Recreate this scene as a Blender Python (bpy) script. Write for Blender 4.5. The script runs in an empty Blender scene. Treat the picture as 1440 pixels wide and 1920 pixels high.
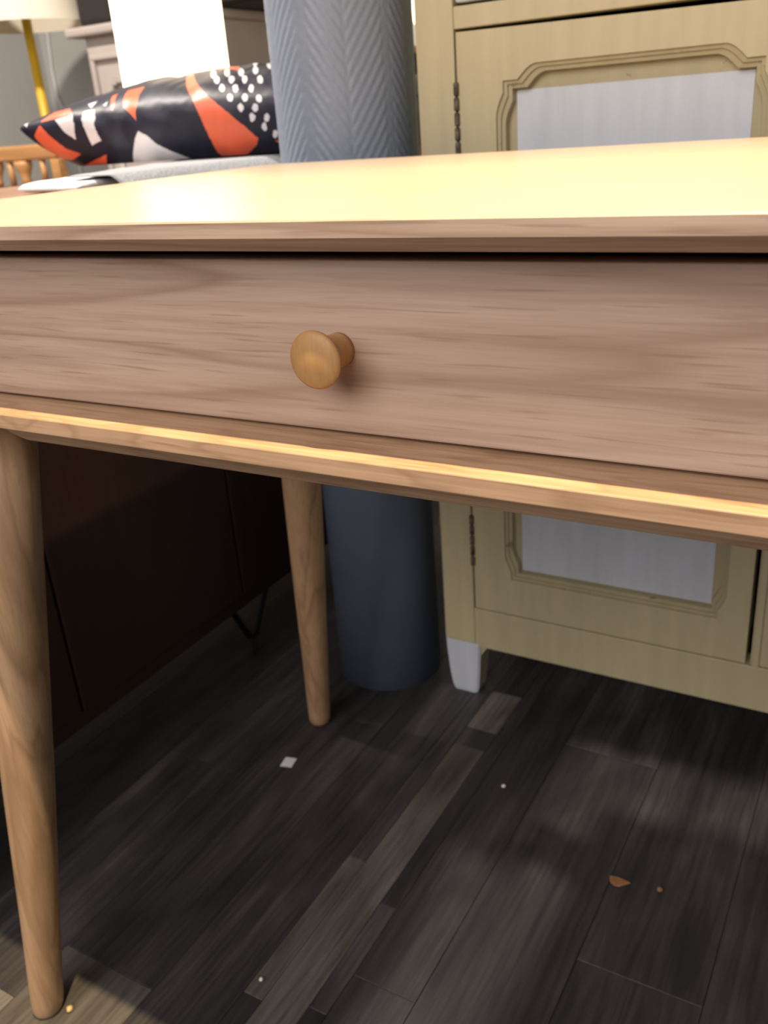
import bpy, bmesh, math, random
from mathutils import Vector, Matrix, noise
random.seed(7)
C = bpy.context.scene.collection
PI = math.pi

# ------------------------------------------------------------------ camera
cam_d = bpy.data.cameras.new('camera')
cam = bpy.data.objects.new('camera', cam_d)
C.objects.link(cam)
R = Matrix(((0.86721471, -0.14004491, 0.47783477),
            (0.492809, 0.37872867, -0.78339255),
            (-0.07125959, 0.91485082, 0.39745447)))
cam.matrix_world = Matrix.Translation((0, 0, 0.786)) @ R.to_4x4()
cam_d.sensor_fit = 'VERTICAL'
cam_d.sensor_height = 36.0
cam_d.sensor_width = 27.0
cam_d.lens = 1690 / 1920 * 36
cam_d.clip_start = 0.02
cam_d.dof.use_dof = True
cam_d.dof.focus_distance = 0.44
cam_d.dof.aperture_fstop = 15.0
bpy.context.scene.camera = cam

# ------------------------------------------------------------------ world, lights, exposure
sc = bpy.context.scene
sc.view_settings.view_transform = 'Standard'
sc.view_settings.look = 'None'
sc.view_settings.exposure = 0.0
sc.view_settings.gamma = 1.0
sc.view_settings.use_curve_mapping = False
world = bpy.data.worlds.new('world')
sc.world = world
world.use_nodes = True
bg = world.node_tree.nodes['Background']
bg.inputs[0].default_value = (0.92, 0.95, 1.0, 1)
bg.inputs[1].default_value = 0.13


def spot(name, loc, target, energy, color, size, blend, radius):
    d = bpy.data.lights.new(name, 'SPOT')
    d.energy = energy
    d.color = color
    d.spot_size = math.radians(size)
    d.spot_blend = blend
    d.shadow_soft_size = radius
    o = bpy.data.objects.new(name, d)
    C.objects.link(o)
    o.location = loc
    o.rotation_euler = (Vector(target) - Vector(loc)).to_track_quat('-Z', 'Y').to_euler()
    return o


def area(name, loc, target, energy, color, sx, sy):
    d = bpy.data.lights.new(name, 'AREA')
    d.shape = 'RECTANGLE'
    d.size = sx
    d.size_y = sy
    d.energy = energy
    d.color = color
    o = bpy.data.objects.new(name, d)
    C.objects.link(o)
    o.location = loc
    o.rotation_euler = (Vector(target) - Vector(loc)).to_track_quat('-Z', 'Y').to_euler()
    return o


WARM = (1.0, 0.76, 0.45)
spot('ceiling_spot_desk', (0.0, 0.16, 2.4), (-0.17, 0.27, 0.75), 335, WARM, 52, 1.0, 0.014)
spot('ceiling_spot_left', (-1.9, 0.9, 2.6), (-1.75, 1.6, 0.8), 280, (1.0, 0.90, 0.80), 130, 0.8, 0.06)
area('front_fill_light', (-0.5, -2.2, 2.3), (-0.4, 0.5, 0.7), 88, (1.0, 0.905, 0.89), 2.6, 2.0)  # added soft fill from behind the camera, no window stands there
spot('ceiling_spot_throw', (-1.25, 0.50, 2.5), (-1.06, 0.90, 0.75), 120, (1.0, 0.90, 0.78), 26, 0.7, 0.03)

# ------------------------------------------------------------------ material helpers


def s2l(c):
    return tuple(((v / 255) / 12.92 if v / 255 <= 0.04045 else ((v / 255 + 0.055) / 1.055) ** 2.4) for v in c) + (1,)


class NT:
    def __init__(self, name, rough=0.5, coat=0.0, spec=0.5):
        self.m = bpy.data.materials.new(name)
        self.m.use_nodes = True
        self.t = self.m.node_tree
        self.b = self.t.nodes['Principled BSDF']
        self.b.inputs['Roughness'].default_value = rough
        self.b.inputs['Specular IOR Level'].default_value = spec
        self.b.inputs['Coat Weight'].default_value = coat

    def n(self, kind, **kw):
        nd = self.t.nodes.new(kind)
        for k, v in kw.items():
            if k.startswith('i_'):
                key = k[2:]
                key = int(key) if key.isdigit() else key.replace('_', ' ')
                nd.inputs[key].default_value = v
            else:
                setattr(nd, k, v)
        return nd

    def l(self, a, b):
        self.t.links.new(a, b)

    def coords(self, scale=(1, 1, 1), rot=(0, 0, 0), loc=(0, 0, 0)):
        tc = self.n('ShaderNodeTexCoord')
        mp = self.n('ShaderNodeMapping')
        mp.inputs['Scale'].default_value = scale
        mp.inputs['Rotation'].default_value = rot
        mp.inputs['Location'].default_value = loc
        self.l(tc.outputs['Object'], mp.inputs['Vector'])
        return mp.outputs['Vector']

    def ramp(self, fac, stops):
        r = self.n('ShaderNodeValToRGB')
        cr = r.color_ramp
        while len(cr.elements) < len(stops):
            cr.elements.new(0.5)
        for e, (p, c) in zip(cr.elements, stops):
            e.position = p
            e.color = c if len(c) == 4 else tuple(c) + (1,)
        self.l(fac, r.inputs[0])
        return r.outputs[0]

    def mix(self, fac, a, b, mode='MIX'):
        m = self.n('ShaderNodeMix', data_type='RGBA', blend_type=mode)
        for sock, v in ((m.inputs[0], fac), (m.inputs[6], a), (m.inputs[7], b)):
            if hasattr(v, 'links') or isinstance(v, bpy.types.NodeSocket):
                self.l(v, sock)
            else:
                sock.default_value = v
        return m.outputs[2]

    def bump(self, h, strength=0.2, dist=0.001):
        b = self.n('ShaderNodeBump')
        b.inputs['Strength'].default_value = strength
        b.inputs['Distance'].default_value = dist
        self.l(h, b.inputs['Height'])
        self.l(b.outputs[0], self.b.inputs['Normal'])


def plain(name, col, rough=0.5, metal=0.0, var=0.06, scale=20, spec=0.5, bump=0.0):
    t = NT(name, rough, spec=spec)
    nz = t.n('ShaderNodeTexNoise', i_Scale=scale, i_Detail=4.0)
    t.l(t.coords(), nz.inputs['Vector'])
    a = tuple(c * (1 - var) for c in col[:3]) + (1,)
    b = tuple(min(1, c * (1 + var)) for c in col[:3]) + (1,)
    t.l(t.ramp(nz.outputs[0], [(0.3, a), (0.7, b)]), t.b.inputs['Base Color'])
    t.b.inputs['Metallic'].default_value = metal
    if bump:
        t.bump(nz.outputs[0], bump, 0.002)
    return t.m


def wood(name, light, mid, dark, axis='X', rough=0.42, coat=0.0, figure=14.0, fine=1.0, dist=5.0, pores=0.55, loc=(0, 0, 0), stretch=0.12, figmix=1.0, spec=0.5):
    """grain runs along `axis`: stretched wave bands for the figure, fine streaks and dark pores"""
    t = NT(name, rough, coat, spec)
    t.b.inputs['Coat Roughness'].default_value = 0.25
    st = {'X': (stretch, 1, 1), 'Y': (1, stretch, 1), 'Z': (1, 1, stretch)}[axis]
    fs = {'X': (0.035, 1, 1), 'Y': (1, 0.035, 1), 'Z': (1, 1, 0.035)}[axis]
    ps = {'X': (0.04, 1, 1), 'Y': (1, 0.06, 1), 'Z': (1, 1, 0.06)}[axis]
    n1 = t.n('ShaderNodeTexNoise', i_Scale=figure, i_Detail=3.0, i_Roughness=0.45)
    n1.inputs['Distortion'].default_value = 0.6
    t.l(t.coords(st, loc=loc), n1.inputs['Vector'])
    mu = t.n('ShaderNodeMath', operation='MULTIPLY')
    mu.inputs[1].default_value = dist
    t.l(n1.outputs[0], mu.inputs[0])
    fr = t.n('ShaderNodeMath', operation='FRACT')
    t.l(mu.outputs[0], fr.inputs[0])
    rings = t.ramp(fr.outputs[0], [(0.0, (0.75,) * 3), (0.25, (1,) * 3), (0.7, (0.7,) * 3), (0.9, (0.15,) * 3), (1.0, (0.7,) * 3)])
    n2 = t.n('ShaderNodeTexNoise', i_Scale=260.0 * fine, i_Detail=3.0, i_Roughness=0.6)
    t.l(t.coords(fs, loc=loc), n2.inputs['Vector'])
    n3 = t.n('ShaderNodeTexNoise', i_Scale=420.0 * fine, i_Detail=1.0)
    t.l(t.coords(ps, loc=loc), n3.inputs['Vector'])
    base = t.ramp(n2.outputs[0], [(0.32, mid), (0.62, light)])
    inv = t.n('ShaderNodeMath', operation='SUBTRACT')
    inv.inputs[0].default_value = 1.0
    t.l(rings, inv.inputs[1])
    inv2 = t.n('ShaderNodeMath', operation='MULTIPLY')
    inv2.inputs[1].default_value = 0.8 * figmix
    t.l(inv.outputs[0], inv2.inputs[0])
    c1 = t.mix(inv2.outputs[0], base, dark)
    pr = t.ramp(n3.outputs[0], [(0.60, (0, 0, 0)), (0.72, (1, 1, 1))])
    pm = t.n('ShaderNodeMath', operation='MULTIPLY')
    pm.inputs[1].default_value = pores
    t.l(pr, pm.inputs[0])
    c2 = t.mix(pm.outputs[0], c1, dark)
    t.l(c2, t.b.inputs['Base Color'])
    t.bump(n2.outputs[0], 0.12, 0.0006)
    return t.m


OL, OM_, OD = (0.55, 0.415, 0.315, 1), (0.45, 0.325, 0.24, 1), (0.27, 0.165, 0.105, 1)
M = {}
M['oak'] = wood('oak_board', OL, OM_, OD, 'X', 0.45, figure=13, dist=6.5, loc=(0.31, 0.2, 0.13), figmix=0.85, pores=0.5, stretch=0.06)
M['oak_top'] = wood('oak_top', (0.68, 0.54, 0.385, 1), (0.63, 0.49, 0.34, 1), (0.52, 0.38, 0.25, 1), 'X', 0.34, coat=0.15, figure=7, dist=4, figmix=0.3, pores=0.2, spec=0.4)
M['oak_lip'] = wood('oak_lip', (0.58, 0.385, 0.235, 1), (0.46, 0.29, 0.17, 1), (0.28, 0.155, 0.08, 1), 'X', 0.5, figure=26, dist=6, loc=(1, 2, 3), figmix=0.7, stretch=0.2)
M['oak_leg'] = wood('oak_leg', (0.60, 0.385, 0.215, 1), (0.51, 0.32, 0.17, 1), (0.27, 0.15, 0.075, 1), 'Z', 0.40, figure=20, dist=3.6, loc=(0.4, 0.1, 0.55), figmix=0.95, pores=0.25)
M['knob'] = wood('knob_wood', (0.52, 0.285, 0.105, 1), (0.44, 0.235, 0.08, 1), (0.30, 0.15, 0.05, 1), 'Z', 0.5, coat=0.0, figure=30, dist=3, figmix=0.5, pores=0.1)
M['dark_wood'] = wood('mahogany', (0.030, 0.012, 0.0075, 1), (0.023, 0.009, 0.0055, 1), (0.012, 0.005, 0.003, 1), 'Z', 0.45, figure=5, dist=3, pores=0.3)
M['pine'] = wood('pine', (0.62, 0.33, 0.13, 1), (0.52, 0.27, 0.10, 1), (0.36, 0.17, 0.06, 1), 'X', 0.45, figure=8, dist=4, pores=0.1)
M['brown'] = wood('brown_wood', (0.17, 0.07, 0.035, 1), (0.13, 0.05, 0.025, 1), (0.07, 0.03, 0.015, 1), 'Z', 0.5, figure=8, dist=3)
M['lit_top'] = wood('lit_mahogany', (0.36, 0.20, 0.12, 1), (0.30, 0.16, 0.09, 1), (0.18, 0.09, 0.05, 1), 'Y', 0.4, figure=8, dist=3)  # lighter than the mahogany: light on the top board put into the colour
M['taupe_case'] = plain('taupe_paint', (0.47, 0.41, 0.375), 0.5, var=0.05, scale=6)
M['black'] = plain('black_metal', (0.008, 0.008, 0.008), 0.5)
M['black_soft'] = plain('black_case', (0.018, 0.015, 0.013), 0.6)
M['wall'] = plain('grey_wall', (0.50, 0.495, 0.47), 0.8, var=0.04, scale=4)
M['yellow'] = plain('yellow_metal', (0.72, 0.45, 0.02), 0.35)
M['white_cable'] = plain('white_cable', (0.75, 0.74, 0.72), 0.5)
M['brass'] = plain('rusty_brass', (0.42, 0.20, 0.06), 0.5, var=0.4, scale=120)
M['paper'] = plain('white_paper', (0.80, 0.80, 0.83), 0.7, var=0.02)
M['chip'] = plain('orange_chip', (0.30, 0.145, 0.05), 0.7, var=0.2, scale=200)
M['speck'] = plain('white_speck', (0.80, 0.78, 0.72), 0.7)
M['crumb'] = plain('tan_crumb', (0.62, 0.45, 0.20), 0.7)
M['pinkgrey'] = plain('pinkgrey_board', (0.12, 0.10, 0.092), 0.7)
M['fleece'] = plain('white_fleece', (0.86, 0.85, 0.84), 0.95, var=0.04, scale=120, bump=0.6)
M['grey_knit'] = plain('grey_knit', (0.38, 0.39, 0.40), 0.95, var=0.16, scale=260, bump=0.7)
M['navy'] = plain('navy_satin', (0.011, 0.011, 0.024), 0.48, var=0.2, scale=30, spec=0.4)
M['orange'] = plain('orange_satin', (0.80, 0.135, 0.055), 0.42, var=0.05, scale=40)
M['silver'] = plain('silver_white_satin', (0.72, 0.69, 0.69), 0.42, var=0.05, scale=40)


def paint(name, col, chip, amount=0.62, rough=0.45, brush=(60, 60, 6)):
    t = NT(name, rough)
    n1 = t.n('ShaderNodeTexNoise', i_Scale=1.0, i_Detail=4.0)
    t.l(t.coords(brush), n1.inputs['Vector'])
    a = tuple(c * 0.93 for c in col[:3]) + (1,)
    b = tuple(c * 1.06 for c in col[:3]) + (1,)
    base = t.ramp(n1.outputs[0], [(0.3, a), (0.7, b)])
    n2 = t.n('ShaderNodeTexNoise', i_Scale=38.0, i_Detail=6.0, i_Roughness=0.7)
    t.l(t.coords((1, 1, 1.6)), n2.inputs['Vector'])
    wear = t.ramp(n2.outputs[0], [(amount, (0, 0, 0)), (amount + 0.03, (1, 1, 1))])
    t.l(t.mix(wear, base, chip), t.b.inputs['Base Color'])
    t.bump(n1.outputs[0], 0.15, 0.001)
    return t.m


CREAM = (0.54, 0.475, 0.285)
M['cream'] = paint('cream_paint', CREAM, (0.42, 0.34, 0.20, 1), 0.72)
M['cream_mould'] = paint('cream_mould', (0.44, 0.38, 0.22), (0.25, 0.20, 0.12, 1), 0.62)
M['white_paint'] = paint('pale_blue_white_paint', (0.60, 0.645, 0.69), (0.75, 0.75, 0.74, 1), 0.74)
M['hinge'] = plain('rusty_hinge', (0.13, 0.10, 0.07), 0.6, metal=0.4, var=0.7, scale=160)
M['col_low'] = plain('blue_grey_paint', (0.165, 0.205, 0.28), 0.42, var=0.05, scale=14, bump=0.1)
M['col_up'] = plain('blue_grey_paper', (0.25, 0.295, 0.36), 0.42, var=0.04, scale=20, bump=0.05)
M['void'] = plain('cabinet_inside', (0.03, 0.022, 0.015), 0.8)


def emis(name, col, strength):
    t = NT(name, 0.6)
    t.b.inputs['Base Color'].default_value = (0.9, 0.85, 0.75, 1)
    t.b.inputs['Emission Color'].default_value = col
    t.b.inputs['Emission Strength'].default_value = strength
    return t.m


M['lit_shade'] = emis('lit_lamp_shade', (1.0, 0.80, 0.52, 1), 4.5)
M['dim_shade'] = plain('cream_linen_shade', (0.80, 0.72, 0.58), 0.8, var=0.03, scale=200)


def plank_mat(name, a, b, c, rough):
    t = NT(name, rough, spec=0.35)
    oi = t.n('ShaderNodeObjectInfo')
    tc = t.n('ShaderNodeTexCoord')
    off = t.n('ShaderNodeVectorMath', operation='SCALE')
    cmb = t.n('ShaderNodeCombineXYZ')
    t.l(oi.outputs['Random'], cmb.inputs[0])
    t.l(oi.outputs['Random'], cmb.inputs[1])
    t.l(oi.outputs['Random'], cmb.inputs[2])
    t.l(cmb.outputs[0], off.inputs[0])
    off.inputs['Scale'].default_value = 37.0
    add = t.n('ShaderNodeVectorMath', operation='ADD')
    t.l(tc.outputs['Object'], add.inputs[0])
    t.l(off.outputs[0], add.inputs[1])

    def mp(s):
        m = t.n('ShaderNodeMapping')
        m.inputs['Scale'].default_value = s
        t.l(add.outputs[0], m.inputs['Vector'])
        return m.outputs[0]
    n1 = t.n('ShaderNodeTexNoise', i_Scale=34.0, i_Detail=5.0, i_Roughness=0.6)
    t.l(mp((1, 0.10, 1)), n1.inputs['Vector'])
    n2 = t.n('ShaderNodeTexNoise', i_Scale=170.0, i_Detail=4.0, i_Roughness=0.7)
    t.l(mp((1, 0.05, 1)), n2.inputs['Vector'])
    n3 = t.n('ShaderNodeTexNoise', i_Scale=7.0, i_Detail=3.0)
    n3.inputs['Distortion'].default_value = 1.2
    t.l(mp((1, 0.5, 1)), n3.inputs['Vector'])
    c1 = t.ramp(n1.outputs[0], [(0.30, a), (0.52, b), (0.72, c)])
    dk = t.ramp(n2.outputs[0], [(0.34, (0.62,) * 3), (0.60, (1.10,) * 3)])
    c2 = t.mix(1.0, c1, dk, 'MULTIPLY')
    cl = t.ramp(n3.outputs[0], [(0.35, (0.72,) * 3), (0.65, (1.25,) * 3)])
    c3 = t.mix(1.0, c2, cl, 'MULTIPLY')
    pv = t.n('ShaderNodeMapRange')
    pv.inputs[3].default_value = 0.72
    pv.inputs[4].default_value = 1.25
    t.l(oi.outputs['Random'], pv.inputs[0])
    c4 = t.mix(1.0, c3, pv.outputs[0], 'MULTIPLY')
    t.l(c4, t.b.inputs['Base Color'])
    t.bump(n2.outputs[0], 0.25, 0.0008)
    return t.m


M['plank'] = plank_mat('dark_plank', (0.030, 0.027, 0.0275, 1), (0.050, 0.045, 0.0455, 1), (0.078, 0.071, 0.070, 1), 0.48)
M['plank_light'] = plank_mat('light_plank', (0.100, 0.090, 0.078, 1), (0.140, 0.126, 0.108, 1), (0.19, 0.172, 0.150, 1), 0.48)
M['joint'] = plain('floor_joint', (0.02, 0.017, 0.016), 0.7)

# ------------------------------------------------------------------ geometry helpers


def obj(name, bm, mat, parent=None, smooth=False, kind=None, label=None):
    me = bpy.data.meshes.new(name)
    bm.normal_update()
    bm.to_mesh(me)
    bm.free()
    if isinstance(mat, (list, tuple)):
        for m in mat:
            me.materials.append(m)
    else:
        me.materials.append(mat)
    if smooth:
        for p in me.polygons:
            p.use_smooth = True
    o = bpy.data.objects.new(name, me)
    C.objects.link(o)
    if parent is not None:
        o.parent = parent
    if kind:
        o['kind'] = kind
    if label:
        o['label'] = label
    return o


def thing(name, label, cat, loc=(0, 0, 0), group=None, rz=0):
    o = bpy.data.objects.new(name, None)
    o.empty_display_size = 0.05
    C.objects.link(o)
    o.location = loc
    o.rotation_euler = (0, 0, rz)
    o['label'] = label
    o['category'] = cat
    if group:
        o['group'] = group
    return o


def tag(o, label, cat, group=None):
    o['label'] = label
    o['category'] = cat
    if group:
        o['group'] = group
    return o


def box(bm, x0, x1, y0, y1, z0, z1, bev=0.0, seg=2):
    r = bmesh.ops.create_cube(bm, size=1.0, matrix=Matrix.Translation(((x0 + x1) / 2, (y0 + y1) / 2, (z0 + z1) / 2)) @ Matrix.Diagonal((x1 - x0, y1 - y0, z1 - z0, 1)))
    if bev > 0:
        es = list({e for v in r['verts'] for e in v.link_edges})
        bmesh.ops.bevel(bm, geom=es, offset=bev, segments=seg, affect='EDGES', profile=0.5)
    return bm


def nbox(x0, x1, y0, y1, z0, z1, bev=0.0, seg=2):
    return box(bmesh.new(), x0, x1, y0, y1, z0, z1, bev, seg)


def prism(bm, pts, axis, a, b, bev=0.0, seg=2):
    """closed 2-D outline extruded along an axis ('X': pts are (y,z); 'Y': (x,z); 'Z': (x,y))"""
    def mk(p, t):
        return {'X': (t, p[0], p[1]), 'Y': (p[0], t, p[1]), 'Z': (p[0], p[1], t)}[axis]
    va = [bm.verts.new(mk(p, a)) for p in pts]
    vb = [bm.verts.new(mk(p, b)) for p in pts]
    n = len(pts)
    fs = [bm.faces.new(va), bm.faces.new(vb)]
    for i in range(n):
        fs.append(bm.faces.new((va[i], va[(i + 1) % n], vb[(i + 1) % n], vb[i])))
    bmesh.ops.recalc_face_normals(bm, faces=fs)
    if bev > 0:
        es = list({e for f in fs[:2] for e in f.edges})
        bmesh.ops.bevel(bm, geom=es, offset=bev, segments=seg, affect='EDGES', profile=0.5)
    return bm


def lathe(bm, prof, mat=Matrix.Identity(4), n=40, caps=True):
    rings = []
    for r, z in prof:
        rings.append([bm.verts.new(mat @ Vector((r * math.cos(2 * PI * k / n), r * math.sin(2 * PI * k / n), z))) for k in range(n)])
    for i in range(len(rings) - 1):
        for k in range(n):
            bm.faces.new((rings[i][k], rings[i][(k + 1) % n], rings[i + 1][(k + 1) % n], rings[i + 1][k]))
    if caps:
        bm.faces.new(list(reversed(rings[0])))
        bm.faces.new(rings[-1])
    return bm


def tube(bm, pts, r, n=10):
    pts = [Vector(p) for p in pts]
    rs = r if isinstance(r, (list, tuple)) else [r] * len(pts)
    rings = []
    for i, p in enumerate(pts):
        t = (pts[min(i + 1, len(pts) - 1)] - pts[max(i - 1, 0)]).normalized()
        up = Vector((0, 0, 1)) if abs(t.z) < 0.9 else Vector((1, 0, 0))
        s = t.cross(up).normalized()
        u = s.cross(t)
        rings.append([bm.verts.new(p + (s * math.cos(2 * PI * k / n) + u * math.sin(2 * PI * k / n)) * rs[i]) for k in range(n)])
    for i in range(len(rings) - 1):
        for k in range(n):
            bm.faces.new((rings[i][k], rings[i][(k + 1) % n], rings[i + 1][(k + 1) % n], rings[i + 1][k]))
    bm.faces.new(list(reversed(rings[0])))
    bm.faces.new(rings[-1])
    bmesh.ops.recalc_face_normals(bm, faces=bm.faces[:])
    return bm


def smooth_by_angle(o, ang=35):
    me = o.data
    for p in me.polygons:
        p.use_smooth = True
    bm = bmesh.new()
    bm.from_mesh(me)
    for e in bm.edges:
        if len(e.link_faces) == 2 and e.calc_face_angle(0) > math.radians(ang):
            e.smooth = False
    bm.to_mesh(me)
    bm.free()
    return o

# ------------------------------------------------------------------ the setting: floor of planks, walls


floor = obj('floor', nbox(-3.4, 2.2, -2.0, 3.2, -0.06, -0.0035), M['joint'], kind='structure')
edges = [-0.815 - 0.1225 * k for k in range(21, 0, -1)] + [-0.815, -0.6925, -0.57, -0.485, -0.4618, -0.4165, -0.3956, -0.325, -0.2025, -0.08] + [-0.08 + 0.1225 * k for k in range(1, 18)]
G = 0.00025


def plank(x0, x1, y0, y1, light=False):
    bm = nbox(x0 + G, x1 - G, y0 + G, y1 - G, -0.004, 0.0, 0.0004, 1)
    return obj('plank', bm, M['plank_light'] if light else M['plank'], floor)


# columns whose joints show in the photograph: (start, end, light)
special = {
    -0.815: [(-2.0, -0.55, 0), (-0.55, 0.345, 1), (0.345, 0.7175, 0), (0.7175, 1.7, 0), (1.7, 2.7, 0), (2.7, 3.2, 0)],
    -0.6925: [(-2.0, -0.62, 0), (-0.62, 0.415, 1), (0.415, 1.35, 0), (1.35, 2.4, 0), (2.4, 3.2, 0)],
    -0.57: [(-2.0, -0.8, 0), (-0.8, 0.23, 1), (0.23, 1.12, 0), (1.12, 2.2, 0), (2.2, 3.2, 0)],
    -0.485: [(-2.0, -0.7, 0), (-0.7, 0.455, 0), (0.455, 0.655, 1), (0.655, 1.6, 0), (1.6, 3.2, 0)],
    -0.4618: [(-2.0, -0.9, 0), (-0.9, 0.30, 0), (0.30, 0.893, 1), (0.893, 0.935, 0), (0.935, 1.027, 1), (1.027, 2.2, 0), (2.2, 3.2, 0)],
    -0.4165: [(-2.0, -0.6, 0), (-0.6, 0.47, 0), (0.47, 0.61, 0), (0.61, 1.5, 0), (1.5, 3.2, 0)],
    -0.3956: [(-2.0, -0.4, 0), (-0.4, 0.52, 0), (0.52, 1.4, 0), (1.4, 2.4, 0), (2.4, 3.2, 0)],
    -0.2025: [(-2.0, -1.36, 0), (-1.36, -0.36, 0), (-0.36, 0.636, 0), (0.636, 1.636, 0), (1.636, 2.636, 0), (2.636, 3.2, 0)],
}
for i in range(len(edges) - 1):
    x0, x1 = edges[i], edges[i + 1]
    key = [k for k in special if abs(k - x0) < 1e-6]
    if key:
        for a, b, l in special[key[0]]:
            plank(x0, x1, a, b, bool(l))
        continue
    y = -2.0 - random.random()
    while y < 3.2:
        a, b = max(y, -2.0), min(y + 1.0, 3.2)
        if b - a > 0.02:
            plank(x0, x1, a, b, False)
        y += 1.0

obj('wall_back', nbox(-3.4, 2.2, 2.95, 3.05, 0, 2.7), M['wall'], kind='structure')
obj('wall_left', nbox(-3.40, -3.28, -2.0, 2.95, 0, 2.7), M['wall'], kind='structure')

# ------------------------------------------------------------------ the oak desk
DX, DY = -0.2, 0.6
desk = thing('writing_desk', 'pale oak writing desk with one drawer and splayed tapered legs', 'desk', (DX, DY, 0))


def L(pts):
    return [(p[0] - DY, p[1]) for p in pts]


def dbox(x0, x1, y0, y1, z0, z1, bev=0.0):
    return nbox(x0 - DX, x1 - DX, y0 - DY, y1 - DY, z0, z1, bev)


XL, XR, YF, YB = -0.655, 0.255, 0.3293, 0.882
# table top: vertical edge band, undercut chamfer below it, rounded corners
bm = bmesh.new()


def rrect(x0, x1, y0, y1, r, n=8):
    out = []
    for cx, cy, a0 in ((x1 - r, y1 - r, 0), (x0 + r, y1 - r, 90), (x0 + r, y0 + r, 180), (x1 - r, y0 + r, 270)):
        for k in range(n + 1):
            a = math.radians(a0 + 90 * k / n)
            out.append((cx + r * math.cos(a), cy + r * math.sin(a)))
    return out


levels = [(0.0, 0.75, 0.0009), (0.0, 0.7491, 0.0), (0.0, 0.7423, 0.0), (0.0, 0.7418, 0.0006), (0.0, 0.7350, 0.0125)]
rings = []
for _, z, ins in levels:
    rings.append([bm.verts.new((x - DX, y - DY, z)) for x, y in rrect(XL + ins, XR - ins, YF + ins, YB - ins, 0.02 - ins * 0.5)])
nn = len(rings[0])
for i in range(len(rings) - 1):
    for k in range(nn):
        bm.faces.new((rings[i][k], rings[i + 1][k], rings[i + 1][(k + 1) % nn], rings[i][(k + 1) % nn]))
ft = bm.faces.new(rings[0])
bm.faces.new(list(reversed(rings[-1])))
bmesh.ops.recalc_face_normals(bm, faces=bm.faces[:])
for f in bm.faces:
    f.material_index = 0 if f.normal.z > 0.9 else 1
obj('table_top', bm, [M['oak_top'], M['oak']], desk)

# carcass
obj('side_panel', dbox(-0.640, -0.622, 0.352, 0.868, 0.6425, 0.7349, 0.001), M['oak'], desk)
obj('side_panel', dbox(0.222, 0.240, 0.352, 0.868, 0.6425, 0.7349, 0.001), M['oak'], desk)
obj('back_panel', dbox(-0.6219, 0.2219, 0.852, 0.867, 0.6426, 0.7349, 0.0005), M['oak'], desk)
obj('bottom_board', dbox(-0.648, 0.248, YF, 0.868, 0.6332, 0.6425, 0.0007), M['oak_lip'], desk)
# under rail with rounded lower left/right corners
bm = bmesh.new()


def under(x0, x1, y0, y1, z0, z1, r):
    pts = [(x0, z1)]
    for k in range(7):
        a = math.radians(180 + 90 * k / 6)
        pts.append((x0 + r + r * math.cos(a), z0 + r + r * math.sin(a)))
    for k in range(7):
        a = math.radians(270 + 90 * k / 6)
        pts.append((x1 - r + r * math.cos(a), z0 + r + r * math.sin(a)))
    pts.append((x1, z1))
    return [(p[0] - DX, p[1]) for p in pts]


prism(bm, under(-0.468, 0.068, 0, 0, 0.6215, 0.6331, 0.0085), 'Y', 0.3325 - DY, 0.3525 - DY, 0.0006)
for v in bm.verts:
    if v.co.y < 0.342 - DY:
        v.co.y += (0.6331 - v.co.z) * 0.95
obj('under_rail', bm, M['oak_lip'], desk)
# drawer with its knob
bm = dbox(-0.6205, 0.2205, 0.3595, 0.3775, 0.6445, 0.7285, 0.0012)
drawer = obj('drawer', bm, M['oak'], desk)
bm = bmesh.new()
box(bm, -0.60 - DX, -0.588 - DX, 0.3776 - DY, 0.80 - DY, 0.650, 0.718)
box(bm, 0.188 - DX, 0.20 - DX, 0.3776 - DY, 0.80 - DY, 0.650, 0.718)
box(bm, -0.588 - DX, 0.188 - DX, 0.788 - DY, 0.80 - DY, 0.650, 0.718)
box(bm, -0.588 - DX, 0.188 - DX, 0.3776 - DY, 0.788 - DY, 0.650, 0.655)
obj('drawer_box', bm, M['oak'], drawer)
prof = [(0.0001, 0.0250), (0.0045, 0.0248), (0.0090, 0.0242), (0.0122, 0.0233), (0.0136, 0.0224), (0.0139, 0.0215), (0.0136, 0.0206), (0.0122, 0.0190),
        (0.0104, 0.0170), (0.0093, 0.0150), (0.0087, 0.0122), (0.0084, 0.0092), (0.0083, 0.0062), (0.0083, 0.0030), (0.0082, 0.0)]
mt = Matrix.Translation((-0.2368 - DX, 0.3595 - DY, 0.6867)) @ Matrix.Rotation(PI / 2, 4, 'X')
bm = lathe(bmesh.new(), list(reversed(prof)), mt, 56)
bmesh.ops.recalc_face_normals(bm, faces=bm.faces[:])
obj('knob', bm, M['knob'], drawer, smooth=True, label='turned honey-coloured wooden knob')


def leg(foot, top):
    bm = bmesh.new()
    f, t = Vector(foot) - Vector((DX, DY, 0)), Vector(top) - Vector((DX, DY, 0))
    n = 40
    prof = [(0.0, 0.0110), (0.003, 0.0138), (0.010, 0.0150), (0.03, 0.0158), (0.2, 0.0178), (0.45, 0.0215), (0.75, 0.0245), (1.0, 0.0262)]
    rings = []
    for s, r in prof:
        c = f.lerp(t, s)
        rings.append([bm.verts.new((c.x + r * math.cos(2 * PI * k / n), c.y + r * math.sin(2 * PI * k / n), c.z)) for k in range(n)])
    for i in range(len(rings) - 1):
        for k in range(n):
            bm.faces.new((rings[i][k], rings[i][(k + 1) % n], rings[i + 1][(k + 1) % n], rings[i + 1][k]))
    bm.faces.new(list(reversed(rings[0])))
    bm.faces.new(rings[-1])
    return obj('leg', bm, M['oak_leg'], desk, smooth=True)


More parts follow.
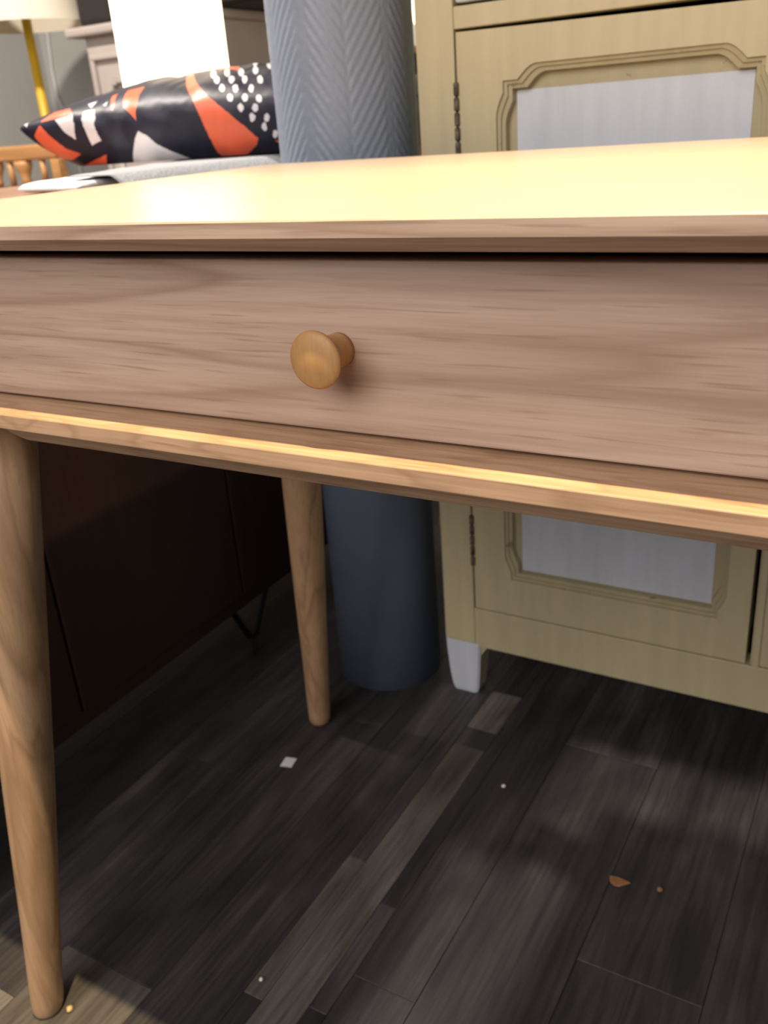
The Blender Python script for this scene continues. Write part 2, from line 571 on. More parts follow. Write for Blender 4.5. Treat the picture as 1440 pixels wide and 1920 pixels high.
leg((-0.651, 0.352, 0), (-0.543, 0.3875, 0.6331))
leg((-0.659, 0.859, 0), (-0.570, 0.775, 0.6331))
leg((0.251, 0.352, 0), (0.143, 0.3875, 0.6331))
leg((0.259, 0.859, 0), (0.170, 0.775, 0.6331))

# ------------------------------------------------------------------ the round pillar
pil = thing('round_pillar', 'round blue-grey pillar behind the desk with chevron paper on its upper part', 'pillar', (-0.640, 1.035, 0))
RL, RU = 0.0790, 0.0862
bm = lathe(bmesh.new(), [(RL, 0.0), (RL, 0.4), (RL, 0.70), (RL, 2.6)], n=96)
obj('shaft', bm, M['col_low'], pil, smooth=True)
bm = bmesh.new()
NT_, NZ = 330, 520
Z0, Z1 = 0.60, 1.12
phi0 = math.radians(-194)      # the spine of one chevron, facing left of the camera
per = 0.100 / RU
grid = []
for j in range(NZ + 1):
    z = Z0 + (Z1 - Z0) * j / NZ
    row = []
    for k in range(NT_):
        a = 2 * PI * k / NT_
        s = ((a - phi0) / per) % 1.0
        tri = abs(s - 0.5) * 2
        ph = z / 0.0165 + (1 - tri) * 4.6
        w = 0.5 + 0.5 * math.sin(2 * PI * ph)
        w = w ** 0.8
        fade = 1.0
        if tri > 0.86 or tri < 0.06:
            fade = 0.25
        d = 0.0008 * w * fade + 0.0003 * noise.noise(Vector((a * 30, z * 160, 0)))
        r = RU + d
        row.append(bm.verts.new((r * math.cos(a), r * math.sin(a), z)))
    grid.append(row)
for j in range(NZ):
    for k in range(NT_):
        bm.faces.new((grid[j][k], grid[j][(k + 1) % NT_], grid[j + 1][(k + 1) % NT_], grid[j + 1][k]))
for j, flip in ((0, 1), (NZ, 0)):
    inner = [bm.verts.new((RL * math.cos(2 * PI * k / NT_), RL * math.sin(2 * PI * k / NT_), Z0 if j == 0 else Z1)) for k in range(NT_)]
    for k in range(NT_):
        q = (grid[j][k], grid[j][(k + 1) % NT_], inner[(k + 1) % NT_], inner[k])
        bm.faces.new(tuple(reversed(q)) if flip else q)
obj('chevron_paper', bm, M['col_up'], pil, smooth=True)

# ------------------------------------------------------------------ cream painted cabinet
CX, CY = -0.115, 1.0084
cab = thing('painted_cabinet', 'cream painted two-door cabinet with pale grey-white panels and a white-dipped foot', 'cabinet', (CX, CY, 0))
XA = 0.411        # half width: left side at CX-XA


def cb(x0, x1, y0, y1, z0, z1, bev=0.0012):
    return nbox(x0 - CX, x1 - CX, y0, y1, z0, z1, bev)


XLc, XRc = -0.526, 0.296
# frame: stiles, rails
for a, b in ((XLc, -0.4790), (0.2490, XRc)):
    obj('stile', cb(a, b, 0, 0.03, 0.0885, 1.13), M['cream'], cab)
obj('rail', cb(-0.4788, 0.2488, 0.0004, 0.03, 0.084, 0.1462), M['cream'], cab)
obj('rail', cb(-0.4788, 0.2488, 0.0004, 0.03, 0.8715, 0.8935), M['cream'], cab)
obj('rail', cb(-0.4788, 0.2488, 0.0004, 0.03, 1.09, 1.13), M['cream'], cab)
obj('side_panel', cb(XLc + 0.002, XLc + 0.02, 0.0302, 0.40, 0.0885, 1.13), M['cream'], cab)
obj('side_panel', cb(XRc - 0.02, XRc - 0.002, 0.0302, 0.40, 0.0885, 1.13), M['cream'], cab)
obj('back_panel', cb(XLc + 0.021, XRc - 0.021, 0.385, 0.398, 0.0885, 1.13), M['void'], cab)
obj('bottom_board', cb(XLc + 0.021, XRc - 0.021, 0.0305, 0.384, 0.10, 0.115), M['void'], cab)
obj('cabinet_top', cb(XLc - 0.02, XRc + 0.02, -0.02, 0.415, 1.1302, 1.155, 0.004), M['cream'], cab)


def foot(xa, xb, ya, yb, inner):
    bm = bmesh.new()
    w = (xb - xa)
    lv = [(0.0883, 0, 0), (0.070, 0.0005, 0.0005), (0.030, 0.0035, 0.0035), (0.008, 0.0065, 0.006), (0.0, 0.009, 0.009)]
    rg = []
    for z, il, ir in lv:
        x0, x1 = xa + il * (1 if True else 0), xb - ir
        rg.append([bm.verts.new((x - CX, y, z)) for x, y in ((x0, ya + il * 0.4), (x1, ya + il * 0.4), (x1, yb - ir * 0.4), (x0, yb - ir * 0.4))])
    for i in range(len(rg) - 1):
        for k in range(4):
            bm.faces.new((rg[i][k], rg[i + 1][k], rg[i + 1][(k + 1) % 4], rg[i][(k + 1) % 4]))
    bm.faces.new(rg[0])
    bm.faces.new(list(reversed(rg[-1])))
    bmesh.ops.recalc_face_normals(bm, faces=bm.faces[:])
    for f in bm.faces:
        f.material_index = 0 if f.normal.y < -0.5 or f.normal.x < -0.5 else 1
    bmesh.ops.bevel(bm, geom=[e for e in bm.edges if abs((e.verts[0].co - e.verts[1].co).z) > 0.004], offset=0.002, segments=2, affect='EDGES')
    return obj('foot', bm, [M['white_paint'], M['cream']], cab)


foot(XLc, -0.4720, 0.0, 0.036, 1)
foot(0.2420, XRc, 0.0, 0.036, -1)
foot(XLc, -0.4720, 0.362, 0.398, 1)
foot(0.2420, XRc, 0.362, 0.398, -1)
# small bracket between foot and bottom rail
for sgn, xx in ((1, -0.4719), (-1, 0.2419)):
    bm = bmesh.new()
    pts = [(xx - CX, 0.0838), (xx + sgn * 0.012 - CX, 0.0838), (xx + sgn * 0.006 - CX, 0.078), (xx - CX, 0.068)]
    prism(bm, pts, 'Y', 0.004, 0.03)
    obj('corner_block', bm, M['cream'], cab)


def shaped(x0, x1, z0, z1, ins):
    """opening outline of a door: rectangle with a raised plateau top and bottom and bowed sides (ogee shoulders)"""
    i = ins
    bt, bs = 0.0145, 0.0085           # bulge heights top, side
    sh = 0.017                       # shoulder start from the corner
    sl = 0.022                       # ogee length

    def og(p, q, horiz):
        out = []
        for k in range(1, 8):
            t = k / 8
            if horiz:
                out.append((p[0] + (q[0] - p[0]) * t, p[1] + (q[1] - p[1]) * (math.sin(t * PI / 2) if horiz > 0 else 1 - math.cos(t * PI / 2))))
            else:
                out.append((p[0] + (q[0] - p[0]) * (math.sin(t * PI / 2)), p[1] + (q[1] - p[1]) * t))
        return out
    pts = []
    A = [(x0 + i, z1 - i), (x0 + sh + i, z1 - i), (x0 + sh + sl + i, z1 + bt - i), (x1 - sh - sl - i, z1 + bt - i), (x1 - sh - i, z1 - i), (x1 - i, z1 - i)]
    pts += [A[0], A[1]] + og(A[1], A[2], 1) + [A[2], A[3]] + og(A[3], A[4], -1) + [A[4], A[5]]
    B = [(x1 - i, z1 - 0.012 - i), (x1 + bs - i, z1 - 0.038 - i), (x1 + bs - i, z0 + 0.038 + i), (x1 - i, z0 + 0.012 + i)]
    pts += [B[0]] + og(B[0], B[1], 0) + [B[1], B[2]]
    pts += [(2 * B[3][0] - q[0] + (B[2][0] - B[3][0]) * 1, q[1]) if False else q for q in list(reversed(og(B[3], B[2], 0)))] + [B[3]]
    D = [(x1 - i, z0 + i), (x0 + i, z0 + i)]
    pts += D
    E = [(x0 + i, z0 + 0.012 + i), (x0 - bs + i, z0 + 0.038 + i), (x0 - bs + i, z1 - 0.038 - i), (x0 + i, z1 - 0.012 - i)]
    pts += [E[0]] + og(E[0], E[1], 0) + [E[1], E[2]] + list(reversed(og(E[3], E[2], 0))) + [E[3]]
    return pts


def door(x0, x1, z0, z1, px0, px1, pz0, pz1, hinge_side):
    """frame with a shaped opening, stepped moulding, recessed panel, two hinges"""
    bm = bmesh.new()
    outl = shaped(px0, px1, pz0, pz1, -0.0094)
    n = len(outl)
    cxm, czm = (px0 + px1) / 2, (pz0 + pz1) / 2
    # outer boundary points matched to the outline by ray from the centre
    outer = []
    for x, z in outl:
        dx, dz = x - cxm, z - czm
        best = 1e9
        if abs(dx) > 1e-9:
            best = min(best, ((x1 - cxm) / dx if dx > 0 else (x0 - cxm) / dx))
        if abs(dz) > 1e-9:
            best = min(best, ((z1 - czm) / dz if dz > 0 else (z0 - czm) / dz))
        outer.append((cxm + dx * best, czm + dz * best))
    # snap the nearest points to the door corners
    for cx_, cz_ in ((x0, z0), (x1, z0), (x0, z1), (x1, z1)):
        k = min(range(n), key=lambda i: (outer[i][0] - cx_) ** 2 + (outer[i][1] - cz_) ** 2)
        outer[k] = (cx_, cz_)
    yf, yb = 0.0008, 0.024
    loops = []
    for pts, y in ((outer, yb), (outer, yf)):
        loops.append([bm.verts.new((p[0] - CX, y, p[1])) for p in pts])
    steps = [(0.0, yf), (0.0006, yf + 0.0030), (0.0040, yf + 0.0036), (0.0046, yf + 0.0060), (0.0085, yf + 0.0068), (0.0092, yf + 0.0160)]
    for ins, y in steps:
        loops.append([bm.verts.new((p[0] - CX, y, p[1])) for p in shaped(px0, px1, pz0, pz1, ins - 0.0094)])
    for i in range(len(loops) - 1):
        for k in range(n):
            try:
                f = bm.faces.new((loops[i][k], loops[i][(k + 1) % n], loops[i + 1][(k + 1) % n], loops[i + 1][k]))
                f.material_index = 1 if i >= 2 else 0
            except ValueError:
                pass
    for v in bm.verts:
        if v.co.z > z1 - 0.002:
            v.co.z -= 0.0045 * max(0.0, min(1.0, (v.co.x + CX - x0) / (x1 - x0)))
    bmesh.ops.remove_doubles(bm, verts=bm.verts[:], dist=1e-6)
    bmesh.ops.recalc_face_normals(bm, faces=bm.faces[:])
    d = obj('door', bm, [M['cream'], M['cream_mould']], cab)
    # backing board (cream, seen in the shaped shoulders) and the pale rectangular panel on it
    bm = nbox(px0 - 0.018 - CX, px1 + 0.018 - CX, yf + 0.0161, yf + 0.0200, pz0 - 0.026, pz1 + 0.026)
    obj('backing_board', bm, M['cream_mould'], d)
    bm = nbox(px0 + 0.0012 - CX, px1 - 0.0012 - CX, yf + 0.0150, yf + 0.0160, pz0 + 0.001, pz1 - 0.001, 0.0003, 1)
    obj('panel', bm, M['white_paint'], d, label='pale grey-white rectangular door panel')
    hx = x0 - 0.0012 if hinge_side < 0 else x1 + 0.0012
    for hz in (0.215, 0.743):
        bm = bmesh.new()
        for k in range(5):
            za = hz + k * 0.0155
            lathe(bm, [(0.0015, za), (0.0031, za + 0.0012), (0.0031, za + 0.0128), (0.0015, za + 0.0144)], Matrix.Translation((hx - CX, -0.0006, 0)), 12)
        obj('hinge', bm, M['hinge'], d, smooth=False)
    return d


door(-0.4765, -0.1180, 0.1485, 0.8685, -0.4130, -0.1635, 0.2120, 0.8070, -1)
door(-0.1120, 0.2465, 0.1485, 0.8685, -0.0665, 0.1830, 0.2120, 0.8070, 1)
bm = cb(-0.1100, -0.1020, -0.0035, 0.0006, 0.1485, 0.8685, 0.0012)
obj('cover_strip', bm, M['cream'], cab)
for a, b in ((-0.4765, -0.118), (-0.112, 0.2465)):
    dr = obj('drawer', cb(a, b, 0.0008, 0.022, 0.8965, 1.087, 0.003), M['white_paint'], cab, label='pale blue-white painted drawer front')
    bm = lathe(bmesh.new(), [(0.006, 0), (0.006, 0.012), (0.014, 0.018), (0.014, 0.024), (0.006, 0.028)], Matrix.Translation(((a + b) / 2 - CX, 0.0006, 0.99)) @ Matrix.Rotation(PI / 2, 4, 'X'), 24)
    obj('knob', bm, M['hinge'], dr, smooth=True)
# small worn catch on the left side
bm = bmesh.new()
box(bm, XLc - 0.0085 - CX, XLc + 0.0018 - CX, 0.012, 0.030, 0.262, 0.274, 0.001)
box(bm, XLc - 0.0050 - CX, XLc + 0.0018 - CX, 0.012, 0.028, 0.249, 0.2618, 0.001)
obj('side_catch', bm, M['brass'], cab, label='small rusty brass side catch')

# ------------------------------------------------------------------ dark sideboard on hairpin legs (left)
SX, SY = -1.01, 0.85
sb = thing('sideboard', 'dark mahogany sideboard on black hairpin legs left of the desk', 'sideboard', (SX, SY, 0))


def sbx(x0, x1, y0, y1, z0, z1, bev=0.0015):
    return nbox(x0 - SX, x1 - SX, y0 - SY, y1 - SY, z0, z1, bev)


ZB, ZT = 0.138, 0.735
X0, X1, Y0, Y1 = -1.19, -0.80, 0.25, 1.45
obj('top_board', sbx(X0 - 0.004, X1 + 0.003, Y0 - 0.004, Y1 + 0.004, ZT - 0.02, ZT, 0.003), M['lit_top'], sb, label='mahogany top board with the light on it put into its colour')
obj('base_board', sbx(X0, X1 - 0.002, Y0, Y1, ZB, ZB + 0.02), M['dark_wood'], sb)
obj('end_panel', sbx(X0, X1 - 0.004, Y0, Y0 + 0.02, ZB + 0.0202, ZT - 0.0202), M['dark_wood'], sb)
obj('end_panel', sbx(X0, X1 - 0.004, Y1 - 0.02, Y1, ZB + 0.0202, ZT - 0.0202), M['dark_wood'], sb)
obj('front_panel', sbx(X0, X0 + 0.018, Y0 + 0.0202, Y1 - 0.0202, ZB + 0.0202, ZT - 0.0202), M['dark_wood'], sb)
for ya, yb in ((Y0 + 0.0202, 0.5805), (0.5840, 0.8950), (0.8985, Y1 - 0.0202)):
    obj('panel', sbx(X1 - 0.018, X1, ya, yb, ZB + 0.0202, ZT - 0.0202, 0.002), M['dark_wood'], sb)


def hairpin(x, y):
    bm = bmesh.new()
    fx, fy = x - SX, y - SY
    z = ZB - 0.002
    tube(bm, [(fx - 0.02, fy - 0.055, z), (fx - 0.002, fy - 0.006, 0.010), (fx, fy, 0.0050), (fx + 0.002, fy + 0.006, 0.010), (fx + 0.02, fy + 0.055, z)], 0.005, 10)
    box(bm, fx - 0.035, fx + 0.035, fy - 0.065, fy + 0.065, z - 0.001, ZB - 0.0002)
    return obj('leg', bm, M['black'], sb, smooth=False)


for x, y in ((-0.8873, 1.0005), (-0.8873, 0.36), (-1.12, 0.36), (-1.12, 1.36), (-0.8873, 1.36)):
    hairpin(x, y)

# ------------------------------------------------------------------ throws on the sideboard


def soft_slab(name, outline, z0, z1, mat, amp, freq, seed, nx=70, ny=50, drape_x=9.0):
    """folded cloth: a soft-edged slab over a quadrilateral, with folds and rounded rim"""
    bm = bmesh.new()
    a, b, c, d = [Vector(p) for p in outline]
    top, bot = [], []
    for j in range(ny + 1):
        v = j / ny
        tr, br = [], []
        for i in range(nx + 1):
            u = i / nx
            p = a.lerp(b, u).lerp(d.lerp(c, u), v)
            e = min(u, 1 - u) * nx, min(v, 1 - v) * ny
            m = min(e[0], e[1])
            rim = math.sqrt(max(0.0, 1 - max(0.0, 1 - m / 5.0) ** 2))
            w = noise.noise(Vector((p.x * freq + seed, p.y * freq, seed))) * amp + noise.noise(Vector((p.x * freq * 4, p.y * freq * 4, seed))) * amp * 0.3
            h = (z1 - z0) / 2
            jx = noise.noise(Vector((p.x * 9, p.y * 9, seed + 5))) * 0.008
            zt = max(z0 + h + (h + w) * rim, z0 + 0.0005)
            dz = -0.05 * (max(0.0, p.x - drape_x) / 0.055) ** 1.6      # hangs over the edge of the top board
            tr.append(bm.verts.new((p.x + jx, p.y + jx, zt + dz)))
            br.append(bm.verts.new((p.x + jx, p.y + jx, z0 + h * (1 - rim) + dz)))
        top.append(tr)
        bot.append(br)
    for j in range(ny):
        for i in range(nx):
            bm.faces.new((top[j][i], top[j][i + 1], top[j + 1][i + 1], top[j + 1][i]))
            bm.faces.new((bot[j][i], bot[j + 1][i], bot[j + 1][i + 1], bot[j][i + 1]))
    bmesh.ops.remove_doubles(bm, verts=bm.verts[:], dist=1e-5)
    bmesh.ops.recalc_face_normals(bm, faces=bm.faces[:])
    return obj(name, bm, mat, None, smooth=True)


o = soft_slab('fleece_throw', [(-0.935, 0.765), (-0.806, 0.735), (-0.83, 1.38), (-1.130, 1.30)], ZT + 0.0005, ZT + 0.0140, M['fleece'], 0.0012, 14, 2.0)
tag(o, 'thick white fleece throw folded on the dark sideboard', 'throw')
o = soft_slab('knitted_throw', [(-0.860, 0.775), (-0.735, 0.765), (-0.738, 1.40), (-1.085, 1.30)], ZT + 0.0155, ZT + 0.0190, M['grey_knit'], 0.0008, 17, 9.0, drape_x=-0.79)
tag(o, 'grey knitted throw lying under the patterned cushion', 'throw')

# ------------------------------------------------------------------ patterned cushion
CUSH_C, CUSH_DIR = Vector((-0.915, 1.185, 0.822)), math.atan2(0.31, 0.95)
CUSH_A, CUSH_B, CUSH_T, CUSH_TILT = 0.290, 0.160, 0.074, math.radians(4)
CUSH_FLOOR = ZT + 0.0210
#PATTERN-BEGIN
PAT_ORANGE = [[(-0.3389, 1.992), (0.0278, 0.328), (0.0889, 0.104), (0.1444, -0.072), (0.1944, -0.232), (0.2389, -0.408), (0.2167, -0.52), (0.15, -0.664), (0.0889, -0.664), (0.0167, -0.696), (0.0, -0.616), (0.0, -0.424), (-0.0056, -0.216), (-0.0167, -0.04), (-0.0556, 0.344)], [(-0.0278, 1.224), (-0.0667, 1.544), (0.0222, 1.544), (0.1056, 1.128)], [(-0.4611, 0.856), (-0.3889, 0.952), (-0.3389, 0.36), (-0.3444, -0.008), (-0.3611, 0.072), (-0.4167, 0.312)], [(-0.5056, 0.552), (-0.5333, 0.776), (-0.5111, 0.824), (-0.4667, 0.392), (-0.4667, 0.2)], [(-0.8444, 0.328), (-0.8167, 0.52), (-0.7222, 0.504), (-0.6778, 0.248), (-0.7778, 0.2), (-0.8667, 0.168)], [(-0.9167, -0.216), (-0.8667, 0.056), (-0.8222, -0.184), (-0.7667, -0.408), (-0.7056, -0.488), (-0.8444, -0.728), (-0.8889, -0.744), (-0.9222, -0.632)], [(-0.7611, -0.76), (-0.6556, -0.6), (-0.5778, -0.52), (-0.6222, -0.712), (-0.7167, -0.76), (-0.75, -0.776)], [(0.3111, -0.472), (0.3611, -0.472), (0.35, -0.552)]]
PAT_SILVER = [[(-0.7778, 0.168), (-0.6778, 0.248), (-0.6722, 0.008), (-0.6889, -0.264), (-0.7333, -0.12)], [(-0.6278, 0.104), (-0.6222, 0.328), (-0.5722, 0.344), (-0.5556, 0.088), (-0.5667, -0.024), (-0.5556, -0.28), (-0.6222, -0.36), (-0.6222, -0.104)], [(-0.6389, 0.584), (-0.6, 0.68), (-0.5944, 0.408)], [(-0.5389, 0.456), (-0.5278, 0.584), (-0.5167, 0.408)], [(-0.3444, -0.168), (-0.3056, -0.248), (-0.2778, -0.376), (-0.2111, -0.536), (-0.15, -0.696), (-0.2333, -0.68), (-0.3222, -0.712), (-0.3944, -0.696), (-0.4833, -0.744), (-0.4389, -0.536), (-0.3778, -0.28)], [(-0.9833, 0.264), (-0.9556, 0.376), (-0.9444, 0.04)]]
PAT_DOTS = [[(-0.0111, 1.064), (0.0056, 0.952), (0.0111, 0.872), (0.0056, 0.856), (-0.0167, 0.936), (-0.05, 1.096), (-0.0833, 1.272), (-0.1056, 1.4), (-0.1, 1.416), (-0.0611, 1.288)], [(0.05, 0.792), (0.0556, 0.712), (0.0556, 0.664), (0.05, 0.648), (0.0389, 0.68), (0.0222, 0.76), (0.0111, 0.856), (0.0, 0.952), (0.0111, 0.952), (0.0333, 0.872)], [(0.1, 0.536), (0.1056, 0.472), (0.1, 0.424), (0.0944, 0.408), (0.0833, 0.44), (0.0722, 0.504), (0.0722, 0.568), (0.0722, 0.632), (0.0778, 0.632), (0.0889, 0.6)], [(0.15, 0.28), (0.15, 0.216), (0.1444, 0.184), (0.1333, 0.184), (0.1278, 0.2), (0.1222, 0.248), (0.1222, 0.312), (0.1278, 0.36), (0.1333, 0.36), (0.1444, 0.328)], [(0.2, 0.072), (0.2, 0.024), (0.1889, -0.008), (0.1833, -0.008), (0.1778, 0.008), (0.1722, 0.04), (0.1722, 0.088), (0.1778, 0.12), (0.1889, 0.136), (0.1944, 0.104)], [(0.25, -0.088), (0.2444, -0.136), (0.2389, -0.152), (0.2278, -0.168), (0.2222, -0.152), (0.2222, -0.104), (0.2222, -0.072), (0.2278, -0.04), (0.2389, -0.04), (0.2444, -0.056)], [(0.2944, -0.248), (0.2944, -0.28), (0.2833, -0.312), (0.2778, -0.312), (0.2722, -0.296), (0.2667, -0.264), (0.2722, -0.216), (0.2778, -0.2), (0.2889, -0.184), (0.2944, -0.2)], [(0.0667, 1.048), (0.0833, 0.936), (0.0889, 0.856), (0.0833, 0.84), (0.0667, 0.888), (0.05, 0.968), (0.0333, 1.08), (0.0167, 1.208), (0.0167, 1.256), (0.0444, 1.16)], [(0.1278, 0.776), (0.1333, 0.696), (0.1333, 0.632), (0.1278, 0.616), (0.1167, 0.648), (0.1056, 0.712), (0.0944, 0.808), (0.0944, 0.872), (0.1, 0.888), (0.1111, 0.872)], [(0.1667, 0.504), (0.1722, 0.44), (0.1667, 0.392), (0.1611, 0.376), (0.15, 0.408), (0.1444, 0.456), (0.1389, 0.536), (0.1444, 0.584), (0.15, 0.6), (0.1611, 0.568)], [(0.2222, 0.248), (0.2222, 0.2), (0.2167, 0.168), (0.2056, 0.152), (0.2, 0.184), (0.1944, 0.232), (0.1944, 0.28), (0.2, 0.328), (0.2056, 0.344), (0.2167, 0.312)], [(0.2667, 0.04), (0.2667, 0.008), (0.2611, -0.024), (0.25, -0.024), (0.2444, -0.008), (0.2389, 0.024), (0.2444, 0.072), (0.25, 0.104), (0.2556, 0.104), (0.2667, 0.088)], [(0.3167, -0.12), (0.3111, -0.152), (0.3056, -0.184), (0.3, -0.184), (0.2889, -0.168), (0.2889, -0.136), (0.2944, -0.088), (0.3, -0.072), (0.3056, -0.056), (0.3111, -0.072)], [(0.1333, 1.096), (0.15, 0.968), (0.1556, 0.888), (0.15, 0.872), (0.1333, 0.92), (0.1167, 1.0), (0.1, 1.128), (0.0833, 1.256), (0.0889, 1.272), (0.1111, 1.192)], [(0.1889, 0.792), (0.1944, 0.712), (0.1944, 0.648), (0.1889, 0.632), (0.1778, 0.664), (0.1667, 0.744), (0.1611, 0.808), (0.1556, 0.888), (0.1667, 0.888), (0.1778, 0.856)], [(0.2444, 0.488), (0.2444, 0.424), (0.2444, 0.36), (0.2333, 0.36), (0.2278, 0.376), (0.2167, 0.456), (0.2167, 0.52), (0.2167, 0.584), (0.2222, 0.6), (0.2333, 0.568)], [(0.2889, 0.216), (0.2889, 0.152), (0.2833, 0.12), (0.2722, 0.12), (0.2667, 0.136), (0.2611, 0.184), (0.2611, 0.248), (0.2667, 0.28), (0.2778, 0.296), (0.2833, 0.264)], [(0.1056, 1.64), (0.1389, 1.496), (0.1556, 1.368), (0.1556, 1.32), (0.1333, 1.4), (0.0889, 1.592), (0.0889, 1.592), (0.0889, 1.608), (0.0944, 1.64), (0.1, 1.656)], [(0.2056, 1.128), (0.2167, 1.032), (0.2222, 0.936), (0.2167, 0.92), (0.2056, 0.952), (0.1833, 1.064), (0.1611, 1.224), (0.15, 1.32), (0.1556, 1.336), (0.1722, 1.288)], [(0.2722, 0.744), (0.2778, 0.664), (0.2778, 0.6), (0.2667, 0.6), (0.2556, 0.632), (0.25, 0.696), (0.2389, 0.792), (0.2389, 0.856), (0.2444, 0.888), (0.2556, 0.84)], [(0.3389, -0.36), (0.3333, -0.408), (0.3278, -0.424), (0.3167, -0.44), (0.3111, -0.424), (0.3111, -0.392), (0.3167, -0.344), (0.3222, -0.312), (0.3333, -0.312), (0.3389, -0.328)], [(0.1833, 1.672), (0.25, 1.32), (0.2722, 1.128), (0.2667, 1.112), (0.25, 1.176), (0.2, 1.432), (0.1389, 1.736), (0.1389, 1.768), (0.1444, 1.784), (0.15, 1.8)]]
#PATTERN-END


def cushion_point(u, th):
    """u: along the cushion, th: angle round the cross-section (0 = front, 90 deg = top)"""
    c, s = math.cos(th), math.sin(th)
    k = 0.5 + 0.5 * math.tanh(2.2 * s)
    plump = 0.10 + 0.90 * (k * max(0.0, 1 - abs(u) ** 1.9) ** 0.62 + (1 - k) * max(0.0, 1 - abs(u) ** 5.0) ** 0.45)
    x = CUSH_A * u * (1 - 0.05 * s * s) * (1 - 0.03 * (1 - abs(c)))
    y = -CUSH_B * math.copysign(abs(c) ** 0.95, c) * (0.84 + 0.16 * plump)
    z = CUSH_T * (0.70 * k + 1.25 * (1 - k)) * math.copysign(abs(s) ** 0.95, s) * plump
    w = 0.0040 * noise.noise(Vector((u * 4.2, th * 1.1, 3.0))) + 0.0026 * noise.noise(Vector((u * 9 + th * 2.2, th * 1.3, 8.0)))
    w += 0.0006 * noise.noise(Vector((u * 22 - th * 2.5, th * 2.0, 14.0)))
    fold = 0.004 * math.exp(-((u + 0.42 - 0.06 * th) / 0.05) ** 2) * plump
    k = (w - fold) * plump
    y += -c * k
    z += s * k
    p = Matrix.Rotation(CUSH_TILT, 3, 'X') @ Vector((x, y, z))
    p = Matrix.Rotation(0.0, 3, 'Y') @ p
    p = Matrix.Rotation(CUSH_DIR, 3, 'Z') @ p + CUSH_C
    if p.z < CUSH_FLOOR:
        p.z = CUSH_FLOOR
    return p


def inside(p, poly):
    c = False
    j = len(poly) - 1
    for i in range(len(poly)):
        if (poly[i][1] > p[1]) != (poly[j][1] > p[1]) and p[0] < (poly[j][0] - poly[i][0]) * (p[1] - poly[i][1]) / (poly[j][1] - poly[i][1]) + poly[i][0]:
            c = not c
        j = i
    return c
#CUSHION-FN-END


def build_cushion():
    NU, NTH = 560, 520
    bm = bmesh.new()
    base = Vector((CUSH_C.x, CUSH_C.y, CUSH_FLOOR))
    rows = []
    for i in range(NU + 1):
        u = -1 + 2 * i / NU
        rows.append([bm.verts.new(cushion_point(u, -PI + 2 * PI * j / NTH) - base) for j in range(NTH)])
    for i in range(NU):
        u = -1 + 2 * (i + 0.5) / NU
        for j in range(NTH):
            f = bm.faces.new((rows[i][j], rows[i][(j + 1) % NTH], rows[i + 1][(j + 1) % NTH], rows[i + 1][j]))
            th = -PI + 2 * PI * (j + 0.5) / NTH
            mi = 0
            if abs(th) < 2.0:
                for poly in PAT_ORANGE:
                    if inside((u, th), poly):
                        mi = 1
                for poly in PAT_SILVER + PAT_DOTS:
                    if inside((u, th), poly):
                        mi = 2
            f.material_index = mi
    bm.faces.new(rows[0])
    bm.faces.new(rows[-1])
    bmesh.ops.recalc_face_normals(bm, faces=bm.faces[:])
    o = obj('patterned_cushion', bm, [M['navy'], M['orange'], M['silver']], None, smooth=True)
    o.location = base
    tag(o, 'navy satin cushion with orange and silver shards and white dots', 'cushion')
    return o


build_cushion()

# ------------------------------------------------------------------ glowing column lamp behind the cushion
lx, ly = -1.485, 1.70
lamp = thing('floor_lamp', 'floor lamp with glowing white cylindrical shade behind the cushion', 'lamp', (lx, ly, 0))
bm = lathe(bmesh.new(), [(0.125, 0.0), (0.125, 0.012), (0.03, 0.02), (0.012, 0.03)], n=40)
obj('base', bm, M['black'], lamp, smooth=False)
bm = lathe(bmesh.new(), [(0.010, 0.03), (0.010, 0.95)], n=16)
obj('pole', bm, M['black'], lamp, smooth=True)
bm = bmesh.new()
lathe(bm, [(0.117, 0.84), (0.117, 1.30)], n=64, caps=False)
lathe(bm, [(0.1155, 1.30), (0.1155, 0.84)], n=64, caps=False)
obj('lamp_shade', bm, M['lit_shade'], lamp, smooth=True, label='glowing white cylindrical shade')

# ------------------------------------------------------------------ yellow floor lamp, unlit
fx, fy = -2.715, 2.40
yl = thing('floor_lamp', 'floor lamp with a yellow stem and an unlit cream shade', 'lamp', (fx, fy, 0))
bm = lathe(bmesh.new(), [(0.14, 0.0), (0.14, 0.015), (0.03, 0.025), (0.014, 0.03)], n=40)
obj('base', bm, M['yellow'], yl)
bm = lathe(bmesh.new(), [(0.0155, 0.03), (0.0155, 1.20)], n=20)
obj('pole', bm, M['yellow'], yl, smooth=True)
bm = bmesh.new()
lathe(bm, [(0.212, 1.160), (0.165, 1.42)], n=64, caps=False)
lathe(bm, [(0.163, 1.42), (0.210, 1.160)], n=64, caps=False)
obj('lamp_shade', bm, M['dim_shade'], yl, smooth=True)

# ------------------------------------------------------------------ taupe sideboard in the back with raised door panels
tx0, tx1, ty0, ty1 = -2.46, -1.915, 2.40, 2.86
tc_ = thing('taupe_cupboard', 'taupe grey cupboard with panelled door standing against the back wall', 'cupboard', ((tx0 + tx1) / 2, ty0, 0))
ox = (tx0 + tx1) / 2


def tb(x0, x1, y0, y1, z0, z1, bev=0.003):
    return nbox(x0 - ox, x1 - ox, y0 - ty0, y1 - ty0, z0, z1, bev)


obj('carcass', tb(tx0, tx1, ty0, ty1, 0.06, 1.100), M['taupe_case'], tc_)
obj('plinth', tb(tx0 + 0.02, tx1 - 0.02, ty0 + 0.02, ty1, 0.0, 0.0598), M['taupe_case'], tc_)
obj('cornice', tb(tx0 - 0.045, tx1 + 0.012, ty0 - 0.045, ty1, 1.1002, 1.128, 0.008), M['taupe_case'], tc_)


